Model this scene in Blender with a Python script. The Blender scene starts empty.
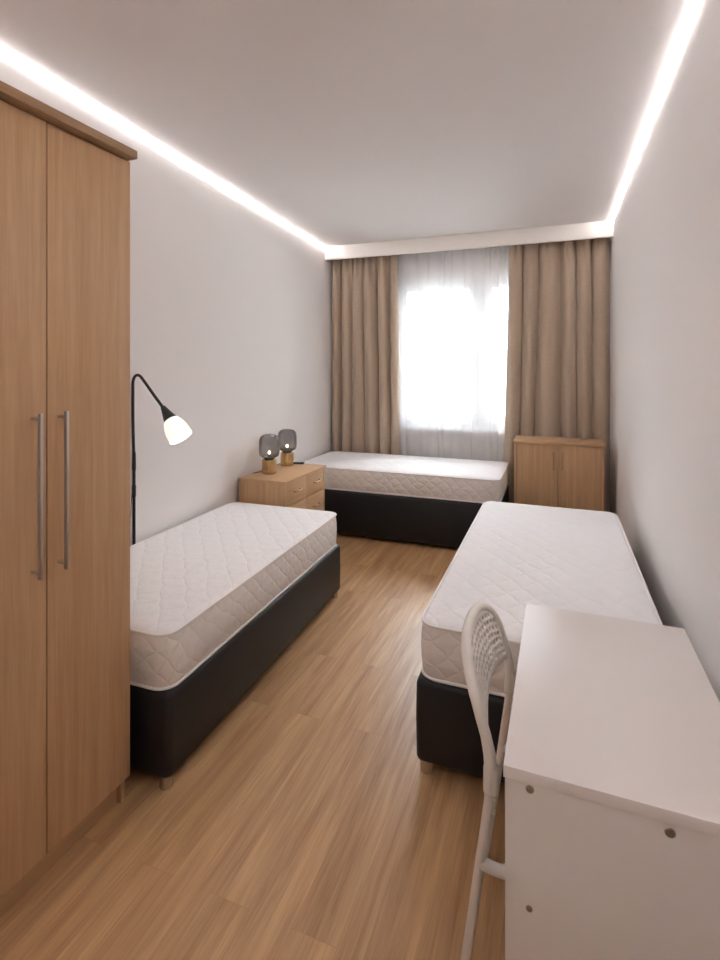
import bpy, bmesh, math, random
from mathutils import Vector, Matrix
random.seed(7)
R = math.radians
SC = bpy.context.scene
COL = SC.collection

# ------------------------------------------------------------------ camera
cam_d = bpy.data.cameras.new('camera'); cam = bpy.data.objects.new('camera', cam_d); COL.objects.link(cam)
cam.location = (0, 0, 1.492); cam.rotation_euler = (R(90), 0, R(22.214))
cam_d.sensor_width = 36; cam_d.lens = 20.16; cam_d.shift_x = 0.0250; cam_d.shift_y = -0.1169; cam_d.clip_start = 0.03
SC.camera = cam

# ------------------------------------------------------------------ sky, exposure
SKY = 23.0
LED = 13.5
vs = SC.view_settings; vs.view_transform = 'Standard'; vs.look = 'None'; vs.gamma = 1; vs.use_curve_mapping = False
vs.exposure = 1.86
w = bpy.data.worlds.new('overcast_sky'); SC.world = w; w.use_nodes = True
nt = w.node_tree; nt.nodes.clear()
o_ = nt.nodes.new('ShaderNodeOutputWorld'); b_ = nt.nodes.new('ShaderNodeBackground')
tc = nt.nodes.new('ShaderNodeTexCoord'); sx = nt.nodes.new('ShaderNodeSeparateXYZ'); cr = nt.nodes.new('ShaderNodeValToRGB')
nt.links.new(tc.outputs['Generated'], sx.inputs[0]); nt.links.new(sx.outputs['Z'], cr.inputs[0])
cr.color_ramp.elements[0].position = 0.0; cr.color_ramp.elements[0].color = (.055, .06, .065, 1)
_e = cr.color_ramp.elements.new(.2); _e.color = (.16, .172, .184, 1)
cr.color_ramp.elements[2].position = 1.0; cr.color_ramp.elements[2].color = (.92, .97, 1, 1)
nt.links.new(cr.outputs[0], b_.inputs[0]); b_.inputs[1].default_value = SKY
nt.links.new(b_.outputs[0], o_.inputs[0])
SC.cycles.max_bounces = 12; SC.cycles.diffuse_bounces = 6; SC.cycles.transparent_max_bounces = 16

# ------------------------------------------------------------------ materials
def lin(c):
    return tuple(((v/255)/12.92 if v/255 <= .04045 else ((v/255+.055)/1.055)**2.4) for v in c)
def newmat(name):
    m = bpy.data.materials.new(name); m.use_nodes = True
    n = m.node_tree; p = n.nodes['Principled BSDF']
    return m, n, p
def N(n, t, **kw):
    x = n.nodes.new(t)
    for k, v in kw.items():
        if k in x.inputs: x.inputs[k].default_value = v
        else: setattr(x, k, v)
    return x
def plain(name, rgb, rough=.5, metal=0., bump=0., bscale=200., spec=.5):
    m, n, p = newmat(name)
    p.inputs['Base Color'].default_value = (*lin(rgb), 1); p.inputs['Roughness'].default_value = rough; p.inputs['Metallic'].default_value = metal
    p.inputs['Specular IOR Level'].default_value = spec
    t = N(n, 'ShaderNodeTexCoord'); ns = N(n, 'ShaderNodeTexNoise', Scale=bscale, Detail=3.)
    n.links.new(t.outputs['Object'], ns.inputs['Vector'])
    mr = N(n, 'ShaderNodeMapRange'); mr.inputs['To Min'].default_value = rough*.9; mr.inputs['To Max'].default_value = min(1, rough*1.1)
    n.links.new(ns.outputs[0], mr.inputs[0]); n.links.new(mr.outputs[0], p.inputs['Roughness'])
    if bump:
        b = N(n, 'ShaderNodeBump', Strength=bump, Distance=.002)
        n.links.new(ns.outputs[0], b.inputs['Height']); n.links.new(b.outputs[0], p.inputs['Normal'])
    return m
def wood(name, dark, light, axis='Z', rough=.42, scale=1.):
    m, n, p = newmat(name)
    t = N(n, 'ShaderNodeTexCoord'); mp = N(n, 'ShaderNodeMapping')
    s = [38*scale]*3; s['XYZ'.index(axis)] = 1.5*scale
    mp.inputs['Scale'].default_value = s
    n.links.new(t.outputs['Object'], mp.inputs[0])
    n1 = N(n, 'ShaderNodeTexNoise', Scale=1., Detail=6., Roughness=.62, Distortion=.4)
    n.links.new(mp.outputs[0], n1.inputs['Vector'])
    mp2 = N(n, 'ShaderNodeMapping'); s2 = [150*scale]*3; s2['XYZ'.index(axis)] = 7*scale; mp2.inputs['Scale'].default_value = s2
    n.links.new(t.outputs['Object'], mp2.inputs[0])
    n2 = N(n, 'ShaderNodeTexNoise', Scale=1., Detail=3.); n.links.new(mp2.outputs[0], n2.inputs['Vector'])
    mx = N(n, 'ShaderNodeMath', operation='MULTIPLY_ADD'); mx.inputs[1].default_value = .35
    n.links.new(n2.outputs[0], mx.inputs[0]); n.links.new(n1.outputs[0], mx.inputs[2])
    c = N(n, 'ShaderNodeValToRGB'); c.color_ramp.elements[0].position = .42; c.color_ramp.elements[1].position = .9
    c.color_ramp.elements[0].color = (*lin(dark), 1); c.color_ramp.elements[1].color = (*lin(light), 1)
    n.links.new(mx.outputs[0], c.inputs[0]); n.links.new(c.outputs[0], p.inputs['Base Color'])
    p.inputs['Roughness'].default_value = rough; p.inputs['Specular IOR Level'].default_value = .35
    b = N(n, 'ShaderNodeBump', Strength=.08, Distance=.001); n.links.new(n2.outputs[0], b.inputs['Height']); n.links.new(b.outputs[0], p.inputs['Normal'])
    return m
def floor_mat():
    m, n, p = newmat('oak_laminate')
    t = N(n, 'ShaderNodeTexCoord'); sp = N(n, 'ShaderNodeSeparateXYZ'); cb = N(n, 'ShaderNodeCombineXYZ')
    n.links.new(t.outputs['Object'], sp.inputs[0]); n.links.new(sp.outputs['Y'], cb.inputs['X']); n.links.new(sp.outputs['X'], cb.inputs['Y'])
    br = N(n, 'ShaderNodeTexBrick', Scale=1.); br.offset = .37; br.squash = 1
    br.inputs['Brick Width'].default_value = 1.28; br.inputs['Row Height'].default_value = .13; br.inputs['Mortar Size'].default_value = .0007; br.inputs['Mortar Smooth'].default_value = .6
    br.inputs['Color1'].default_value = (0, 0, 0, 1); br.inputs['Color2'].default_value = (1, 1, 1, 1); br.inputs['Mortar'].default_value = (.2, .2, .2, 1)
    n.links.new(cb.outputs[0], br.inputs['Vector'])
    # grain, offset per plank
    off = N(n, 'ShaderNodeVectorMath', operation='MULTIPLY_ADD'); off.inputs[1].default_value = (7, 3, 5)
    n.links.new(br.outputs['Color'], off.inputs[0]); n.links.new(t.outputs['Object'], off.inputs[2])
    mp = N(n, 'ShaderNodeMapping'); mp.inputs['Scale'].default_value = (22, 1.3, 1); n.links.new(off.outputs[0], mp.inputs[0])
    n1 = N(n, 'ShaderNodeTexNoise', Scale=1., Detail=7., Roughness=.6, Distortion=.6); n.links.new(mp.outputs[0], n1.inputs['Vector'])
    mp2 = N(n, 'ShaderNodeMapping'); mp2.inputs['Scale'].default_value = (170, 5, 1); n.links.new(off.outputs[0], mp2.inputs[0])
    n2 = N(n, 'ShaderNodeTexNoise', Scale=1., Detail=3.); n.links.new(mp2.outputs[0], n2.inputs['Vector'])
    a = N(n, 'ShaderNodeMath', operation='MULTIPLY_ADD'); a.inputs[1].default_value = .45; n.links.new(n2.outputs[0], a.inputs[0]); n.links.new(n1.outputs[0], a.inputs[2])
    b2 = N(n, 'ShaderNodeMath', operation='MULTIPLY_ADD'); b2.inputs[1].default_value = .12; n.links.new(br.outputs['Color'], b2.inputs[0]); n.links.new(a.outputs[0], b2.inputs[2])
    c = N(n, 'ShaderNodeValToRGB'); e = c.color_ramp.elements
    e[0].position = .45; e[0].color = (*lin(FLOOR_D), 1); e[1].position = 1.05; e[1].color = (*lin(FLOOR_L), 1)
    n.links.new(b2.outputs[0], c.inputs[0])
    mm = N(n, 'ShaderNodeMix', data_type='RGBA', blend_type='MULTIPLY'); mm.inputs[7].default_value = (.78, .74, .70, 1)
    n.links.new(br.outputs['Fac'], mm.inputs[0]); n.links.new(c.outputs[0], mm.inputs[6]); n.links.new(mm.outputs[2], p.inputs['Base Color'])
    p.inputs['Roughness'].default_value = .4; p.inputs['Specular IOR Level'].default_value = .4
    bp = N(n, 'ShaderNodeBump', Strength=.1, Distance=.001); n.links.new(n2.outputs[0], bp.inputs['Height']); n.links.new(bp.outputs[0], p.inputs['Normal'])
    return m
FLOOR_D = (150, 109, 70); FLOOR_L = (208, 166, 120)

def quilt(name, rgb, period, side, strength=.5):
    """white ticking stitched in diamonds: on the top over X-Y, on a side over (X+Y)-Z"""
    m, n, p = newmat(name)
    p.inputs['Base Color'].default_value = (*lin(rgb), 1); p.inputs['Roughness'].default_value = .85; p.inputs['Specular IOR Level'].default_value = .15
    p.inputs['Sheen Weight'].default_value = .1
    t = N(n, 'ShaderNodeTexCoord')
    wn = N(n, 'ShaderNodeTexNoise', Scale=9., Detail=1.); n.links.new(t.outputs['Object'], wn.inputs['Vector'])
    vv = N(n, 'ShaderNodeVectorMath', operation='MULTIPLY_ADD'); vv.inputs[1].default_value = (.05, .05, .05)
    n.links.new(wn.outputs['Color'], vv.inputs[0]); n.links.new(t.outputs['Object'], vv.inputs[2])
    sp = N(n, 'ShaderNodeSeparateXYZ'); n.links.new(vv.outputs[0], sp.inputs[0])
    def M(op, a, b=None):
        x = N(n, 'ShaderNodeMath', operation=op)
        for i, q in enumerate((a, b)):
            if q is None: continue
            if isinstance(q, (int, float)): x.inputs[i].default_value = q
            else: n.links.new(q, x.inputs[i])
        return x.outputs[0]
    if side:
        A = M('ADD', sp.outputs['X'], sp.outputs['Y']); B = M('MULTIPLY', sp.outputs['Z'], 1.15)
    else:
        A = sp.outputs['X']; B = M('MULTIPLY', sp.outputs['Y'], .75)
    k = math.pi/period
    s1 = M('ABSOLUTE', M('SINE', M('MULTIPLY', M('ADD', A, B), k)))
    s2 = M('ABSOLUTE', M('SINE', M('MULTIPLY', M('SUBTRACT', A, B), k)))
    h = M('POWER', M('MINIMUM', s1, s2), .45)
    fn = N(n, 'ShaderNodeTexNoise', Scale=420., Detail=2.); n.links.new(t.outputs['Object'], fn.inputs['Vector'])
    wr = N(n, 'ShaderNodeTexNoise', Scale=28., Detail=3.); n.links.new(t.outputs['Object'], wr.inputs['Vector'])
    hh = M('ADD', h, M('ADD', M('MULTIPLY', fn.outputs[0], .12), M('MULTIPLY', wr.outputs[0], .7)))
    b = N(n, 'ShaderNodeBump', Strength=strength, Distance=.008); n.links.new(hh, b.inputs['Height']); n.links.new(b.outputs[0], p.inputs['Normal'])
    return m
def fabric(name, rgb, rgb2):
    m, n, p = newmat(name)
    t = N(n, 'ShaderNodeTexCoord'); mp = N(n, 'ShaderNodeMapping'); mp.inputs['Scale'].default_value = (500, 500, 60); n.links.new(t.outputs['Object'], mp.inputs[0])
    ns = N(n, 'ShaderNodeTexNoise', Scale=1., Detail=2.); n.links.new(mp.outputs[0], ns.inputs['Vector'])
    c = N(n, 'ShaderNodeValToRGB'); c.color_ramp.elements[0].position = .3; c.color_ramp.elements[1].position = .7
    c.color_ramp.elements[0].color = (*lin(rgb), 1); c.color_ramp.elements[1].color = (*lin(rgb2), 1)
    n.links.new(ns.outputs[0], c.inputs[0]); n.links.new(c.outputs[0], p.inputs['Base Color'])
    p.inputs['Roughness'].default_value = .8; p.inputs['Specular IOR Level'].default_value = .25; p.inputs['Sheen Weight'].default_value = .25
    return m
def emit(name, rgb, s):
    m, n, p = newmat(name)
    p.inputs['Base Color'].default_value = (.9, .9, .9, 1)
    p.inputs['Emission Color'].default_value = (*lin(rgb), 1); p.inputs['Emission Strength'].default_value = s
    return m
def shader_mix(name, build):
    m = bpy.data.materials.new(name); m.use_nodes = True; n = m.node_tree; n.nodes.clear()
    out = n.nodes.new('ShaderNodeOutputMaterial'); n.links.new(build(n), out.inputs[0]); return m
def sheer_b(n):
    tr = N(n, 'ShaderNodeBsdfTransparent'); tl = N(n, 'ShaderNodeBsdfTranslucent'); df = N(n, 'ShaderNodeBsdfDiffuse')
    tl.inputs[0].default_value = (.95, .95, .95, 1); df.inputs[0].default_value = (.92, .92, .92, 1)
    a = N(n, 'ShaderNodeMixShader'); a.inputs[0].default_value = .87; n.links.new(tl.outputs[0], a.inputs[1]); n.links.new(df.outputs[0], a.inputs[2])
    t = N(n, 'ShaderNodeTexCoord'); ns = N(n, 'ShaderNodeTexNoise', Scale=300., Detail=2.); n.links.new(t.outputs['Object'], ns.inputs['Vector'])
    mr = N(n, 'ShaderNodeMapRange'); mr.inputs['To Min'].default_value = .46; mr.inputs['To Max'].default_value = .58; n.links.new(ns.outputs[0], mr.inputs[0])
    b = N(n, 'ShaderNodeMixShader'); n.links.new(mr.outputs[0], b.inputs[0]); n.links.new(tr.outputs[0], b.inputs[1]); n.links.new(a.outputs[0], b.inputs[2])
    return b.outputs[0]
def pane_b(n, tint=(1, 1, 1), ior=1.45, rough=.02):
    tr = N(n, 'ShaderNodeBsdfTransparent'); tr.inputs[0].default_value = (*tint, 1)
    gl = N(n, 'ShaderNodeBsdfGlossy', Roughness=rough); fr = N(n, 'ShaderNodeFresnel', IOR=ior)
    b = N(n, 'ShaderNodeMixShader'); n.links.new(fr.outputs[0], b.inputs[0]); n.links.new(tr.outputs[0], b.inputs[1]); n.links.new(gl.outputs[0], b.inputs[2])
    return b.outputs[0]

def smoke_b(n):
    g = pane_b(n, (.62, .61, .62), 1.35, .08)
    t = N(n, 'ShaderNodeBsdfTranslucent'); t.inputs[0].default_value = (.52, .50, .51, 1); d = N(n, 'ShaderNodeBsdfDiffuse'); d.inputs[0].default_value = (.2, .19, .2, 1)
    a = N(n, 'ShaderNodeMixShader'); a.inputs[0].default_value = .5; n.links.new(t.outputs[0], a.inputs[1]); n.links.new(d.outputs[0], a.inputs[2])
    b = N(n, 'ShaderNodeMixShader'); b.inputs[0].default_value = .25; n.links.new(g, b.inputs[1]); n.links.new(a.outputs[0], b.inputs[2])
    return b.outputs[0]
M_ = {}
M_['wall'] = plain('painted_wall', (238, 234, 232), .8, bump=.12, bscale=160, spec=.2)
M_['ceil'] = plain('painted_ceiling', (233, 229, 228), .85, bump=.05, bscale=120, spec=.15)
M_['trim'] = plain('white_trim', (232, 226, 220), .55)
M_['pvc'] = plain('white_window_plastic', (238, 240, 242), .35)
M_['floor'] = floor_mat()
M_['beechZ'] = wood('beech_upright_grain', (182, 143, 104), (204, 167, 128), 'Z')
M_['beechY'] = wood('beech_grain_along', (182, 143, 104), (204, 167, 128), 'Y')
M_['beechX'] = wood('beech_grain_across', (182, 143, 104), (204, 167, 128), 'X')
M_['edge'] = wood('beech_edging', (150, 116, 84), (176, 142, 108), 'Y')
M_['steel'] = plain('brushed_steel', (196, 192, 186), .45, 1.)
M_['chrome'] = plain('chrome', (200, 199, 198), .1, 1.)
M_['brass'] = plain('brushed_brass', (196, 162, 112), .27, 1., bump=.05, bscale=400)
M_['bronze'] = plain('satin_bronze', (176, 146, 112), .32, 1.)
M_['leather'] = plain('black_leatherette', (24, 25, 28), .5, bump=.25, bscale=260, spec=.45)
M_['black'] = plain('black_lacquer', (16, 15, 15), .42)
M_['lam'] = plain('white_laminate', (226, 219, 216), .38, spec=.4)
M_['lamedge'] = plain('white_laminate_edge', (214, 207, 201), .45, spec=.4)
M_['plastic'] = plain('white_plastic', (226, 220, 212), .42)
M_['paint'] = plain('white_painted_steel', (222, 214, 206), .4)
M_['qtop'] = quilt('quilted_ticking_top', (238, 236, 237), .12, False, .5)
M_['qside'] = quilt('quilted_ticking_side', (236, 230, 226), .10, True, .55)
M_['piping'] = plain('white_piping', (240, 236, 232), .7)
M_['curtain'] = fabric('taupe_drape', (178, 158, 138), (196, 176, 156))
M_['sheer'] = shader_mix('white_voile', sheer_b)
M_['pane'] = shader_mix('window_glass', pane_b)
M_['smoke'] = shader_mix('smoked_glass', smoke_b)
M_['led'] = emit('led_diffuser', (252, 249, 250), LED)
M_['bulb'] = emit('warm_bulb', (255, 220, 175), 8)
M_['spot'] = emit('white_bulb', (255, 240, 220), 3)
M_['frost'] = emit('frosted_lit_glass', (255, 248, 236), .21)
M_['screw'] = plain('screw_metal', (156, 146, 130), .4, 1.)
M_['dark'] = plain('dark_cavity', (30, 22, 18), .8)
M_['haze'] = plain('pale_facade', (128, 132, 138), .9)
M_['ground'] = plain('pale_ground', (120, 122, 122), .95)

# ------------------------------------------------------------------ mesh helpers
def finish(name, bm, mats, parent=None, smooth=35, loc=None):
    bmesh.ops.recalc_face_normals(bm, faces=bm.faces)
    me = bpy.data.meshes.new(name); bm.to_mesh(me); bm.free()
    for m in (mats if isinstance(mats, (list, tuple)) else [mats]): me.materials.append(m)
    if smooth:
        for p in me.polygons: p.use_smooth = True
        me.set_sharp_from_angle(angle=R(smooth))
    o = bpy.data.objects.new(name, me); COL.objects.link(o)
    if parent: o.parent = parent
    if loc: o.location = loc
    return o
def box(bm, x0, x1, y0, y1, z0, z1, bev=0., seg=2, mi=0):
    r = bmesh.ops.create_cube(bm, size=1)
    vs_ = r['verts']
    bmesh.ops.scale(bm, verts=vs_, vec=(x1-x0, y1-y0, z1-z0)); bmesh.ops.translate(bm, verts=vs_, vec=((x0+x1)/2, (y0+y1)/2, (z0+z1)/2))
    fs = {f for v in vs_ for f in v.link_faces}
    for f in fs: f.material_index = mi
    if bev:
        es = {e for v in vs_ for e in v.link_edges}
        bmesh.ops.bevel(bm, geom=list(es), offset=bev, segments=seg, profile=.5, affect='EDGES')
def boxes(name, lst, mat, parent=None, bev=.0015, seg=2, smooth=35):
    bm = bmesh.new()
    for b in lst: box(bm, *b, bev=bev, seg=seg)
    return finish(name, bm, mat, parent, smooth)
def catmull(pts, n=6):
    P = [Vector(p) for p in pts]; P = [2*P[0]-P[1]] + P + [2*P[-1]-P[-2]]
    out = []
    for i in range(1, len(P)-2):
        for k in range(n):
            t = k/n; a, b, c, d = P[i-1:i+3]
            out.append(.5*((2*b)+(c-a)*t+(2*a-5*b+4*c-d)*t*t+(3*b-a-3*c+d)*t**3))
    out.append(P[-2]); return out
def tube(bm, path, rad, seg=12, ref=None, flat=1., closed=False, caps=True):
    """sweep an ellipse (rad along ref direction, rad*flat across it)"""
    path = [Vector(p) for p in path]; n = len(path); rings = []
    ref = Vector(ref) if ref else None
    prev = None
    for i, p in enumerate(path):
        a = path[(i-1) % n] if closed or i > 0 else p; b = path[(i+1) % n] if closed or i < n-1 else p
        t = (b-a).normalized()
        if ref: u = ref - t*ref.dot(t)
        elif prev: u = prev - t*prev.dot(t)
        else: u = t.orthogonal()
        u.normalize(); v = t.cross(u); prev = u
        r = rad(i/(n-1)) if callable(rad) else rad
        rings.append([bm.verts.new(p + u*math.cos(2*math.pi*k/seg)*r + v*math.sin(2*math.pi*k/seg)*r*flat) for k in range(seg)])
    for i in range(n if closed else n-1):
        A, B = rings[i], rings[(i+1) % n]
        for k in range(seg): bm.faces.new((A[k], A[(k+1) % seg], B[(k+1) % seg], B[k]))
    if caps and not closed: bm.faces.new(rings[0][::-1]); bm.faces.new(rings[-1])
def lathe(bm, prof, o=(0, 0, 0), axis=(0, 0, 1), seg=32):
    """prof: (radius, distance along axis); radius 0 closes"""
    ax = Vector(axis).normalized(); u = ax.orthogonal().normalized(); v = ax.cross(u); o = Vector(o); rings = []
    for r, h in prof:
        c = o + ax*h
        if r < 1e-6: rings.append([bm.verts.new(c)])
        else: rings.append([bm.verts.new(c + (u*math.cos(2*math.pi*k/seg)+v*math.sin(2*math.pi*k/seg))*r) for k in range(seg)])
    for A, B in zip(rings, rings[1:]):
        for k in range(seg):
            k2 = (k+1) % seg
            if len(A) == 1 and len(B) == 1: continue
            if len(A) == 1: bm.faces.new((A[0], B[k2], B[k]))
            elif len(B) == 1: bm.faces.new((A[k], A[k2], B[0]))
            else: bm.faces.new((A[k], A[k2], B[k2], B[k]))
def thing(name, label, cat, loc=(0, 0, 0), rz=0., group=None):
    o = bpy.data.objects.new(name, None); COL.objects.link(o); o.empty_display_size = .1
    o.location = loc; o.rotation_euler = (0, 0, R(rz)); o['label'] = label; o['category'] = cat
    if group: o['group'] = group
    return o
def tag(o, label, cat, group=None):
    o['label'] = label; o['category'] = cat
    if group: o['group'] = group
    return o
def struct(o): o['kind'] = 'structure'; return o

# ------------------------------------------------------------------ the room
H = 2.778; WR = .465; YB = 5.56; YF = -.75; D = 5.247
SL = .0536
def WL(y): return -2.270 + SL*(D-y)
struct(boxes('floor', [(-2.6, .7, YF-.15, YB+.3, -.1, 0)], M_['floor'], bev=0))
struct(boxes('ceiling', [(-2.6, .7, YF-.15, YB+.3, H, H+.1)], M_['ceil'], bev=0))
struct(boxes('wall_right', [(WR, WR+.15, YF, YB+.3, 0, H)], M_['wall'], bev=0))
struct(boxes('wall_front', [(-2.3, WR+.15, YF-.15, YF, 0, H)], M_['wall'], bev=0))
bm = bmesh.new()
q = [(WL(YF), YF), (WL(YB+.3), YB+.3), (WL(YB+.3)-.15, YB+.3), (WL(YF)-.15, YF)]
lo = [bm.verts.new((x, y, 0)) for x, y in q]; hi = [bm.verts.new((x, y, H)) for x, y in q]
bm.faces.new(lo); bm.faces.new(hi)
for i in range(4): bm.faces.new((lo[i], lo[(i+1) % 4], hi[(i+1) % 4], hi[i]))
struct(finish('wall_left', bm, M_['wall'], smooth=0))
# window wall with its opening
OX0, OX1, OZ0, OZ1 = -1.60, -.02, .865, 2.425
struct(boxes('wall_back', [(WL(YB), OX0, YB, YB+.3, 0, H), (OX1, WR, YB, YB+.3, 0, H), (OX0, OX1, YB, YB+.3, 0, OZ0), (OX0, OX1, YB, YB+.3, OZ1, H)], M_['wall'], bev=0))
# dropped curtain box along the ceiling
struct(boxes('trim_1', [(WL(D), WR, D, D+.035, 2.637, H)], M_['trim'], bev=.002))
# curtain track inside the box
tr = tag(boxes('curtain_rail', [(WL(5.6)+.03, WR-.02, 5.405, 5.425, H-.022, H), (WL(5.6)+.03, WR-.02, 5.485, 5.50, H-.022, H)], M_['pvc']), 'white double curtain rail on the ceiling hidden behind the curtain box board', 'curtain rail')
# window: frame, two sashes, panes, sill
def wframe(name, x0, x1, z0, z1, y0, y1, t, mat, parent=None):
    return boxes(name, [(x0, x0+t, y0, y1, z0, z1), (x1-t, x1, y0, y1, z0, z1), (x0+t, x1-t, y0, y1, z0, z0+t), (x0+t, x1-t, y0, y1, z1-t, z1)], mat, parent, bev=.004)
wy0, wy1 = 5.64, 5.71
win = struct(wframe('window_1', OX0, OX1, OZ0, OZ1, wy0, wy1, .05, M_['pvc']))
struct(boxes('window_mullion', [(-.745, -.665, wy0, wy1, OZ0+.05, OZ1-.05)], M_['pvc'], win, bev=.004))
for x0, x1, ha in ((OX0+.05, -.745, -.775), (-.665, OX1-.05, -.635)):
    s = wframe('window_sash', x0, x1, OZ0+.05, OZ1-.05, wy0-.015, wy1-.01, .075, M_['pvc'], win); struct(s)
    g = boxes('window_pane', [(x0+.07, x1-.07, 5.675, 5.679, OZ0+.12, OZ1-.12)], M_['pane'], s, bev=0, smooth=0); struct(g)
    bm = bmesh.new(); box(bm, ha-.015, ha+.015, 5.617, 5.627, 1.52, 1.60, .003); tube(bm, [(ha, 5.62, 1.57), (ha, 5.60, 1.57), (ha, 5.595, 1.55), (ha, 5.595, 1.45)], .009, 10)
    struct(finish('window_handle', bm, M_['pvc'], s))
struct(boxes('window_sill', [(OX0-.05, OX1+.05, 5.515, 5.64, OZ0-.03, OZ0+.002)], M_['pvc'], win, bev=.006, seg=3))
# outdoors: ground far below and one pale block beyond the glass
struct(boxes('ground', [(-120, 120, 8, 300, -9.2, -9)], M_['ground'], bev=0))
bl = thing('apartment_building', 'pale hazy apartment building far outside the window, seen through the right sash', 'building', (-4, 60, -9))
boxes('wall', [(-3, 16, 0, 10, 0, 11.6)], M_['haze'], bl, bev=0); boxes('roof', [(-3.3, 16.3, -.3, 10.3, 11.6, 12)], M_['ground'], bl, bev=0)
for i in range(6):
    for j in range(3): boxes('window', [(-2+i*3, -.6+i*3, -.05, .0, 1.6+j*3.3, 3.1+j*3.3)], M_['steel'], bl, bev=0)

# LED strips in the corner between ceiling and each long wall
def led_strip(label, pts, inward):
    bm = bmesh.new()
    w_ = .008; g = .001
    rows = []
    for (x, y) in pts:
        c = [(x+inward*g, H-g), (x+inward*(g+w_), H-g), (x+inward*(g+w_*.85), H-g-w_*.5), (x+inward*(g+w_*.5), H-g-w_*.85), (x+inward*g, H-g-w_)]
        rows.append([bm.verts.new((a, y, z)) for a, z in c])
    n = 5
    for k in range(n): bm.faces.new((rows[0][k], rows[0][(k+1) % n], rows[1][(k+1) % n], rows[1][k]))
    bm.faces.new(rows[0]); bm.faces.new(rows[1])
    return tag(finish('led_strip', bm, M_['led'], smooth=0), label, 'light strip')
led_strip('glowing white light strip along the ceiling edge of the left wall above the wardrobe', [(WL(YF), YF+.002), (WL(D), D-.002)], 1)
led_strip('glowing white light strip along the ceiling edge of the right wall above the desk', [(WR, YF+.002), (WR, D-.002)], -1)
bm = bmesh.new(); box(bm, WL(YF)+.03, WR-.03, YF+.002, YF+.010, H-.010, H-.002)  # added unseen strip behind the camera, fills in surfaces that face the viewer
tag(finish('led_strip', bm, M_['led'], smooth=0), 'added fill light strip, out of view, along the ceiling edge of the wall behind the viewer', 'light strip')

# ------------------------------------------------------------------ curtains
def drape(name, edge0, edge1, yc, z0, z1, folds, amp, mat, seed, nz=40, pleat=0, thick=.003, grow=1.08):
    """edge0/edge1: functions of v (0 bottom..1 top) giving x; folds hang in waves that tighten into a gathered head"""
    rnd = random.Random(seed); bm = bmesh.new(); nu = folds*14
    ph = [0.]
    for i in range(folds): ph.append(ph[-1] + rnd.uniform(.55, 1.5))
    tot = ph[-1]; am = [rnd.uniform(.6, 1.15) for _ in range(folds+1)]; dr = [rnd.uniform(-.6, .6) for _ in range(folds+1)]
    grid = []
    for j in range(nz+1):
        v = j/nz; row = []
        hv = max(0, (v-.86)/.14)
        for i in range(nu+1):
            u = i/nu; k = min(int(u*folds), folds-1); f = u*folds-k
            uu = (ph[k] + (ph[k+1]-ph[k])*f)/tot
            lean = (dr[k]*(1-f)+dr[k+1]*f)*(1-v)*.5/folds
            a = am[k]*(1-f)+am[k+1]*f
            s = 1-2*abs(math.cos(math.pi*f))**1.6
            y = a*amp*s*(1-.55*hv)*(1+(grow-1)*(1-v))
            y += hv*amp*.6*math.sin(2*math.pi*u*folds*2.0+seed) + .12*amp*math.sin(2*math.pi*u*folds*2.7+v*3+seed)
            x = edge0(v)+(edge1(v)-edge0(v))*min(1, max(0, uu+lean*(4*u*(1-u))))
            x -= .13*(edge1(v)-edge0(v))/folds*math.sin(2*math.pi*f)*(1-hv)
            row.append(bm.verts.new((x, yc-y, z0+(z1-z0)*v)))
        grid.append(row)
    for j in range(nz):
        for i in range(nu): bm.faces.new((grid[j][i], grid[j][i+1], grid[j+1][i+1], grid[j+1][i]))
    o = finish(name, bm, mat, smooth=180)
    if thick:
        md = o.modifiers.new('thickness', 'SOLIDIFY'); md.thickness = thick; md.offset = 0
    return o
tag(drape('curtain', lambda v: WL(5.36)+.012, lambda v: -1.525+.02*(1-v), 5.408, .015, H-.025, 6, .046, M_['curtain'], 3),
    'taupe floor-length curtain at the left of the window, behind the head of the crosswise bed', 'curtain')
tag(drape('curtain', lambda v: -.415-.075*(1-v)**1.5, lambda v: .453, 5.418, .015, H-.025, 6, .046, M_['curtain'], 11),
    'taupe floor-length curtain at the right of the window, behind the two-door sideboard', 'curtain')
tag(drape('sheer_curtain', lambda v: -1.75, lambda v: -.22, 5.497, .02, H-.025, 17, .011, M_['sheer'], 5, thick=0, grow=1.1),
    'translucent white sheer curtain hanging across the window between the taupe curtains', 'curtain')

# ------------------------------------------------------------------ wardrobe
W0, W1, WX = .785, 1.444, -1.354
wd = thing('wardrobe', 'tall light wood two-door wardrobe with long steel bar handles against the left wall', 'wardrobe', (0, 0, 0))
bd = boxes('body', [(WX-.62, WX-.022, W1-.02, W1-.002, 0, 2.19), (WX-.62, WX-.022, W0+.002, W0+.02, 0, 2.19), (WX-.62, WX-.61, W0+.02, W1-.02, .1, 2.19),
              (WX-.61, WX-.024, W0+.02, W1-.02, .085, .103), (WX-.61, WX-.024, W0+.02, W1-.02, 2.172, 2.19), (WX-.61, WX-.12, 1.108, 1.126, .103, 2.172)], M_['beechZ'], wd, bev=.001)
boxes('plinth', [(WX-.058, WX-.04, W0+.02, W1-.02, 0, .085)], M_['beechY'], wd)
boxes('crown', [(WX-.62, WX+.034, W0-.012, W1-.002, 2.203, 2.231), (WX-.62, WX-.03, W0+.01, W1-.012, 2.19, 2.203)], M_['edge'], wd, bev=.002)
for a, b, hy in ((W0, 1.1148, 1.070), (1.1192, W1, 1.156)):
    dr_ = boxes('door', [(WX-.019, WX, a, b, .092, 2.199)], M_['beechZ'], wd, bev=.0012)
    bm = bmesh.new(); box(bm, WX+.026, WX+.038, hy-.0045, hy+.0045, .905, 1.365, .001)
    for z in (.922, 1.350): tube(bm, [(WX, hy, z), (WX+.027, hy, z)], .005, 12)
    finish('handle', bm, M_['steel'], dr_)

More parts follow.
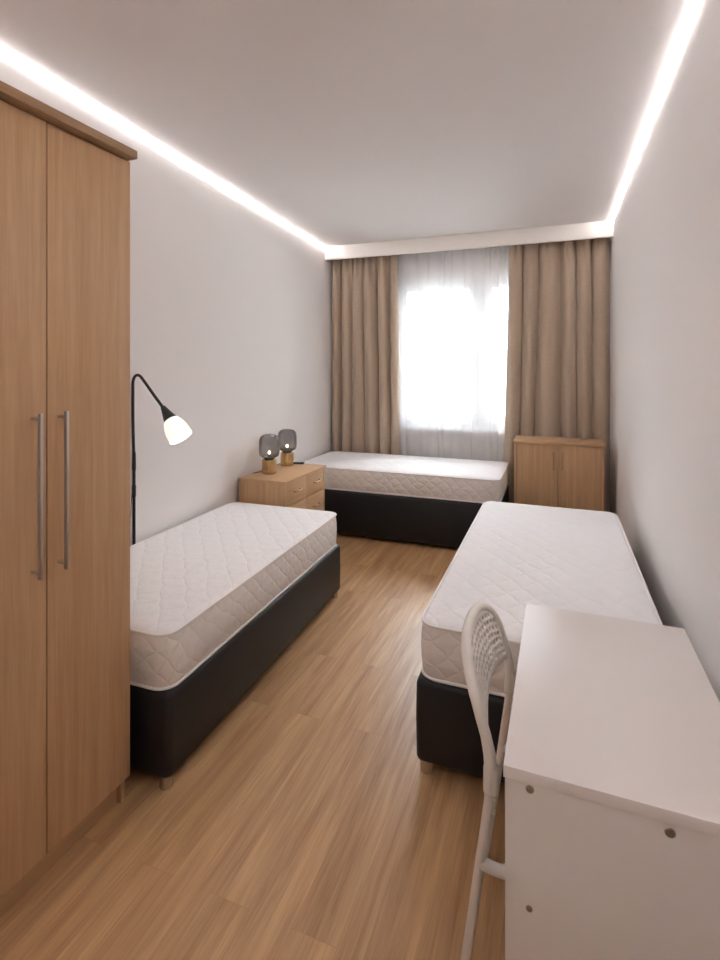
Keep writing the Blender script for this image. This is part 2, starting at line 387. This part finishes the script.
# ------------------------------------------------------------------ beds
def rrect(x0, x1, y0, y1, r, n=8):
    pts = []
    for cx, cy, a0 in ((x1-r, y1-r, 0), (x0+r, y1-r, 90), (x0+r, y0+r, 180), (x1-r, y0+r, 270)):
        for k in range(n+1):
            a = R(a0+90*k/n); pts.append((cx+r*math.cos(a), cy+r*math.sin(a)))
    return pts
def loft(bm, x0, x1, y0, y1, r, prof, mis=None, cap_b=True, cap_t=True, mi_cap=(0, 0)):
    rings = []
    for ins, z in prof:
        rings.append([bm.verts.new((x, y, z)) for x, y in rrect(x0+ins, x1-ins, y0+ins, y1-ins, max(.004, r-ins))])
    n = len(rings[0])
    for i in range(len(rings)-1):
        for k in range(n):
            f = bm.faces.new((rings[i][k], rings[i][(k+1) % n], rings[i+1][(k+1) % n], rings[i+1][k]))
            if mis: f.material_index = mis[i]
    if cap_b: f = bm.faces.new(rings[0][::-1]); f.material_index = mi_cap[0]
    if cap_t: f = bm.faces.new(rings[-1]); f.material_index = mi_cap[1]
def bed(loc, rz, s, W, L, zb, zm, zt, lab_base, lab_mat, wall_margin=0.):
    """local: near room-side corner at the origin, the bed extends s*W in x and L in y"""
    x0, x1 = (-W, 0) if s < 0 else (0, W)
    mg = .012
    bx0, bx1 = (x0-wall_margin, x1+mg) if s < 0 else (x0-mg, x1+wall_margin)
    t = thing('bed_base', lab_base, 'bed base', loc, rz, 'black bed bases')
    bm = bmesh.new()
    loft(bm, bx0, bx1, -mg, L+mg, .028, [(.012, zb), (.004, zb+.003), (0, zb+.012), (-.002, (zb+zm)/2), (0, zm-.022), (.004, zm-.008), (.014, zm-.001), (.03, zm)])
    finish('base', bm, M_['leather'], t, 50)
    bm = bmesh.new()
    for px_ in (bx0+.035, bx1-.035):
        for py_ in (.022, L-.022):
            b2 = bmesh.new(); lathe(b2, [(0, 0), (.021, 0), (.023, .003), (.023, zb-.006), (.026, zb-.005), (.026, zb+.001), (0, zb+.001)], (px_, py_, 0), seg=24)
            finish('leg', b2, M_['chrome'], t, 40)
    bm.free()
    m = thing('mattress', lab_mat, 'mattress', (loc[0], loc[1], zm), rz, 'white quilted mattresses')
    h = zt-zm; r = .065
    prof = [(.03, 0), (.008, .001), (.002, .008), (-.004, h*.3), (-.006, h*.5), (-.004, h*.72), (.002, h-.012), (.004, h-.008), (.014, h-.0015), (.04, h+.002), (.10, h+.005)]
    mis = [1]*6 + [1] + [0]*3
    bm = bmesh.new(); loft(bm, x0, x1, 0, L, r, prof, mis, mi_cap=(1, 0))
    finish('cover', bm, [M_['qtop'], M_['qside']], m, 60)
    for z in (.007, h-.008):
        bm = bmesh.new(); tube(bm, [(x, y, z) for x, y in rrect(x0, x1, 0, L, r)], .0055, 8, closed=True)
        finish('piping', bm, M_['piping'], m)
bed((-1.262, 1.525, 0), 1.63, -1, .80, 1.735, .05, .344, .551,
    'black upholstered bed base on short chrome feet along the left wall beside the wardrobe', 'white quilted mattress with piped edge on the left bed beside the wardrobe')
bed((-.466, 1.95, 0), -.1, 1, .825, 1.97, .05, .347, .555,
    'black upholstered bed base along the right wall behind the white chair and desk', 'white quilted mattress on the bed along the right wall behind the white desk', 0)
# the bed across the far end, built in the same frame: its long side faces the room
bed((WL(4.4)+.015, 4.415, 0), 0, 1, 1.80, .90, .03, .408, .606,
    'black upholstered bed base standing crosswise under the window at the far end', 'white quilted mattress on the crosswise bed under the window', 0)

# ------------------------------------------------------------------ nightstand with drawers
NX0, NX1, NY0, NY1, NZ = -2.13, -1.75, 3.344, 4.054, .694
ns_ = thing('nightstand', 'low light wood chest of drawers carrying two globe lamps between the beds', 'nightstand', (NX0, NY0, 0))
w_, l_ = NX1-NX0, NY1-NY0
boxes('body', [(0, w_-.004, .008, .026, 0, NZ-.02), (0, w_-.004, l_-.026, l_-.008, 0, NZ-.02), (0, w_-.004, .36, .378, .06, NZ-.02), (0, .01, .026, l_-.026, .06, NZ-.02),
               (.01, w_-.03, .026, l_-.026, .06, .078), (w_-.06, w_-.045, .026, l_-.026, 0, .06)], M_['beechZ'], ns_, bev=.001)
boxes('top', [(-.002, w_+.008, 0, l_, NZ-.02, NZ)], M_['beechY'], ns_, bev=.002)
for a, b in ((.029, .357), (.381, l_-.029)):
    for z0, z1 in ((.508, .670), (.300, .502), (.082, .294)):
        d = boxes('drawer', [(w_-.022, w_-.004, a, b, z0, z1), (.03, w_-.022, a+.01, a+.022, z0+.02, z1-.03), (.03, w_-.022, b-.022, b-.01, z0+.02, z1-.03)], M_['beechY'], ns_, bev=.001)
        zc = z0+(z1-z0)*.55; m_ = (a+b)/2; bm = bmesh.new()
        tube(bm, catmull([(w_-.004, m_-.055, zc), (w_+.014, m_-.048, zc), (w_+.02, m_, zc), (w_+.014, m_+.048, zc), (w_-.004, m_+.055, zc)]), .005, 10)
        finish('handle', bm, M_['bronze'], d)

# two globe lamps of smoked glass on brass drums
def globe_lamp(loc, label, rz):
    t = thing('table_lamp', label, 'table lamp', loc, rz, 'smoked glass globe lamps')
    bm = bmesh.new(); lathe(bm, [(0, 0), (.052, 0), (.055, .003), (.055, .102), (.053, .105), (0, .105)], seg=40); finish('base', bm, M_['brass'], t, 40)
    bm = bmesh.new(); lathe(bm, [(0, .105), (.036, .105), (.036, .113), (.046, .116), (.046, .122), (.03, .125), (0, .125)], seg=32); finish('collar', bm, M_['black'], t, 40)
    z = .122
    outer = [(.030, 0), (.062, .004), (.073, .014), (.078, .034), (.079, .085), (.077, .122), (.070, .150), (.054, .165), (.028, .172), (0, .174)]
    bm = bmesh.new(); lathe(bm, [(r, z+h) for r, h in outer], seg=48); o = finish('globe', bm, M_['smoke'], t, 80); o['label'] = 'smoked grey glass globe'
    bm = bmesh.new(); lathe(bm, [(0, .125), (.012, .125), (.012, .145), (.0, .146)], seg=20); s_ = finish('socket', bm, M_['black'], t, 40)
    bm = bmesh.new(); lathe(bm, [(.0, .146), (.006, .147), (.009, .156), (.008, .165), (0, .170)], seg=20); finish('bulb', bm, M_['bulb'], s_, 60)
    bm = bmesh.new(); tube(bm, catmull([(-.045, .0, .012), (-.075, .02, .004), (-.09, -.03, .004), (-.105, -.06, .003)]), .003, 8); finish('cord', bm, M_['black'], t)
globe_lamp((-2.005, 3.575, NZ), 'smoked glass globe lamp on brass base, the nearer one on the chest of drawers', 0)
globe_lamp((-2.035, 3.925, NZ), 'smoked glass globe lamp on brass base, the farther one beside the bed under the window', 0)
bm = bmesh.new(); box(bm, -.055, .055, -.022, .022, 0, .014, .004, 3); box(bm, .02, .04, -.008, .008, .013, .017, .001)
o = finish('remote_control', bm, M_['black']); o.location = (-1.985, 4.015, NZ); o.rotation_euler = (0, 0, R(8))
tag(o, 'small flat black device lying on the far end of the chest of drawers', 'remote control')

# ------------------------------------------------------------------ sideboard by the window
SX, SY, SW, SD, SZ = -.342, 4.918, .72, .365, .862
sb = thing('sideboard', 'light wood two-door cabinet in the far right corner in front of the curtain', 'cabinet', (SX, SY, 0))
boxes('body', [(.008, .028, .004, SD, 0, SZ-.022), (SW-.028, SW-.008, .004, SD, 0, SZ-.022), (.028, SW-.028, SD-.01, SD, .06, SZ-.022), (.028, SW-.028, .03, SD-.01, .06, .078),
               (.028, SW-.028, .03, SD-.01, .45, .466), (.028, SW-.028, .04, .055, 0, .06)], M_['beechZ'], sb, bev=.001)
boxes('top', [(0, SW, -.006, SD, SZ-.022, SZ)], M_['beechX'], sb, bev=.002)
for a, b, hx in ((.030, SW/2-.002, SW/2-.035), (SW/2+.002, SW-.030, SW/2+.035)):
    d = boxes('door', [(a, b, .003, .021, .082, SZ-.026)], M_['beechZ'], sb, bev=.0012)
    bm = bmesh.new(); tube(bm, catmull([(hx, .004, .768), (hx, -.012, .765), (hx, -.02, .75), (hx, -.02, .65), (hx, -.012, .635), (hx, .004, .632)], 5), .005, 10)
    for z in (.768, .632): lathe(bm, [(0, 0), (.009, 0), (.008, .004), (0, .005)], (hx, .004, z), (0, -1, 0), 16)
    finish('handle', bm, M_['bronze'], d)

# ------------------------------------------------------------------ reading lamp on a thin pole
fl = thing('floor_lamp', 'black gooseneck reading lamp with lit white glass shade between wardrobe and wall', 'floor lamp', (-2.098, 2.265, 0))
bm = bmesh.new(); lathe(bm, [(0, 0), (.098, 0), (.1, .004), (.1, .014), (.095, .018), (0, .018)], (.088, 0, 0), seg=40); finish('base', bm, M_['black'], fl, 40)
bm = bmesh.new(); tube(bm, [(0, 0, .01), (0, 0, .95)], .0082, 12); finish('pole', bm, M_['black'], fl)
bm = bmesh.new(); lathe(bm, [(0, .80), (.0105, .80), (.0105, .86), (0, .86)], seg=16); finish('coupling', bm, M_['black'], fl, 40)
bm = bmesh.new(); lathe(bm, [(0, .94), (.0095, .94), (.0105, .955), (.0095, 1.03), (.008, 1.04), (0, 1.04)], seg=16); finish('coupling', bm, M_['black'], fl, 40)
bm = bmesh.new(); tube(bm, catmull([(0, 0, 1.0), (-.002, -.005, 1.2), (.004, -.012, 1.36), (.014, -.022, 1.42), (.035, -.025, 1.45), (.062, -.025, 1.449), (.095, -.025, 1.417), (.16, -.025, 1.345), (.218, -.025, 1.283)]), .0078, 12)
finish('gooseneck', bm, M_['black'], fl)
ax = Vector((.62, -.03, -.78)).normalized(); o0 = (.213, -.025, 1.290)
bm = bmesh.new(); lathe(bm, [(0, 0), (.011, 0), (.014, .006), (.017, .02), (.036, .085), (.034, .087), (0, .08)], o0, ax, 32); finish('lamp_holder', bm, M_['black'], fl, 40)
bm = bmesh.new(); lathe(bm, [(.030, .082), (.040, .088), (.052, .115), (.060, .15), (.0625, .195), (.0605, .195), (.057, .15), (.049, .115), (.036, .09), (0, .086)], o0, ax, 40)
finish('lamp_shade', bm, M_['frost'], fl, 60)
bm = bmesh.new(); lathe(bm, [(0, .09), (.012, .09), (.014, .105), (.026, .13), (.026, .15), (.015, .165), (0, .168)], o0, ax, 24); finish('bulb', bm, M_['spot'], fl, 60)
bm = bmesh.new(); tube(bm, catmull([(0, .004, .92), (-.012, -.01, .75), (-.010, -.02, .62), (-.006, -.015, .3), (0, -.01, .02)]), .0022, 8); finish('cord', bm, M_['black'], fl)

# ------------------------------------------------------------------ desk
DX, DY, DW, DL, DZ = -.093, 1.076, .436, .767, .73
dk = thing('desk', 'white laminate desk with panel sides against the right wall in the foreground', 'desk', (DX, DY, 0), -.43)
tp = boxes('desktop', [(0, DW, 0, DL, DZ-.023, DZ)], M_['lam'], dk, bev=.001)
for y0 in (.003, DL-.021):
    p_ = boxes('side_panel', [(.003, DW-.004, y0, y0+.018, 0, DZ-.0235)], M_['lamedge'], dk, bev=.001)
    if y0 < .1:
        for sx_, sz_, rr in ((.048, .696, .0075), (.276, .690, .0085), (.047, .470, .006), (.276, .46, .006)):
            bm = bmesh.new(); lathe(bm, [(0, -.002), (rr, -.002), (rr, .0012), (rr*.8, .0022), (rr*.45, .0022), (rr*.35, .0006), (0, .0006)], (sx_, y0, sz_), (0, -1, 0), 20)
            finish('screw', bm, M_['screw'], p_, 30)
boxes('back_panel', [(DW-.04, DW-.024, .021, DL-.021, .28, DZ-.0235)], M_['lamedge'], dk, bev=.001)

# ------------------------------------------------------------------ chair
CH = thing('chair', 'white perforated plastic chair with tubular legs pushed in at the white desk', 'chair', (-.144, 1.455, 0), -1.5)
HW = .203
def side_x(z):      # rear profile seen from the side, local x
    P = [(.0, -.062), (.129, -.042), (.393, -.006), (.51, .010), (.60, .016), (.66, .004), (.731, -.017), (.80, -.040), (.84, -.054), (.9, -.068)]
    for (a, xa), (b, xb) in zip(P, P[1:]):
        if z <= b: return xa+(xb-xa)*(z-a)/(b-a)
    return P[-1][1]
def top_z(u): return .70+.14*max(0, 1-abs(u)**2.6)**.55
def low_z(u): return .635+.035*(1-u*u)
def bow(u): return -.016*(1-u*u)
# rim and uprights: one continuous moulding
path = []
for z in (.545, .58, .62, .66, .70): path.append((side_x(z), -HW, z))
for k in range(1, 32):
    a = math.pi*k/32; u = -math.cos(a)
    uu = math.copysign(abs(u)**.75, u); z = .70+.126*abs(math.sin(a))**.85
    path.append((side_x(z)+bow(uu), uu*HW, z))
for z in (.70, .66, .62, .58, .545): path.append((side_x(z), HW, z))
bm = bmesh.new(); tube(bm, path, lambda t: .0125 if .06 < t < .94 else .014, 14, ref=(1, 0, 0), flat=.95)
br_ = finish('backrest', bm, M_['plastic'], CH)
bm = bmesh.new(); nu, dz = 44, .0088; vmap = {}
def arch_z(u): return .70+.126*max(0, 1-abs(u)**(1/.75*2))**.425
def pv(i, j):
    if (i, j) not in vmap:
        u = (-1+2*i/nu)*.985; z = low_z(u)+dz*j
        vmap[i, j] = bm.verts.new((side_x(z)+bow(u), u*HW, z))
    return vmap[i, j]
for i in range(nu):
    for j in range(34):
        u = (-1+2*(i+.5)/nu)*.985; z = low_z(u)+dz*(j+.5)
        if z > arch_z(u)+.002: continue
        hole = i % 3 != 0 and j % 2 == 0 and 2 <= j and z < arch_z(u)-.022 and abs(u) < .9
        if not hole: bm.faces.new((pv(i, j), pv(i+1, j), pv(i+1, j+1), pv(i, j+1)))
pn = finish('perforated_panel', bm, M_['plastic'], br_, 60)
md = pn.modifiers.new('s', 'SOLIDIFY'); md.thickness = .009; md.offset = 0
md = pn.modifiers.new('b', 'SUBSURF'); md.levels = 1; md.render_levels = 1
# seat
bm = bmesh.new(); loft(bm, .085, .40, -.195, .195, .05, [(.014, .430), (.004, .434), (0, .442), (.003, .450), (.012, .454), (.03, .453), (.08, .449)])
finish('seat', bm, M_['plastic'], CH, 50)
for s in (-1, 1):
    bm = bmesh.new(); tube(bm, [(side_x(z), s*HW, z) for z in (.005, .13, .26, .39, .46, .51, .56)], .0112, 14)
    lathe(bm, [(0, 0), (.014, 0), (.014, .02), (.0115, .03), (0, .03)], (side_x(0), s*HW, 0), (0, 0, 1), 16)
    lg = finish('leg', bm, M_['paint'], CH)
    bm = bmesh.new(); tube(bm, catmull([(.095, s*.197, .424), (.13, s*.196, .42), (.25, s*.192, .418), (.315, s*.192, .405), (.335, s*.194, .35), (.37, s*.20, .18), (.40, s*.205, .0)], 6), .0105, 14)
    finish('leg', bm, M_['paint'], CH)
    bm = bmesh.new()
    tube(bm, catmull([(side_x(.37)-.002, s*HW, .372), (.03, s*.202, .366), (.052, s*.2, .371), (.068, s*.197, .395), (.082, s*.194, .425), (.11, s*.19, .436)], 6), .0125, 12, ref=(0, 1, 0), flat=1.1)
    finish('brace', bm, M_['plastic'], CH)
    bm = bmesh.new(); box(bm, side_x(.55)-.014, side_x(.55)+.02, s*HW-.012, s*HW+.012, .535, .60, .007, 3)
    finish('hinge', bm, M_['plastic'], CH, 50)
    for z in (.525, .495):
        bm = bmesh.new(); lathe(bm, [(0, 0), (.006, 0), (.006, .006), (.004, .009), (0, .009)], (side_x(z)+.008, s*HW, z), (1, 0, 0), 14); finish('bolt', bm, M_['paint'], CH)
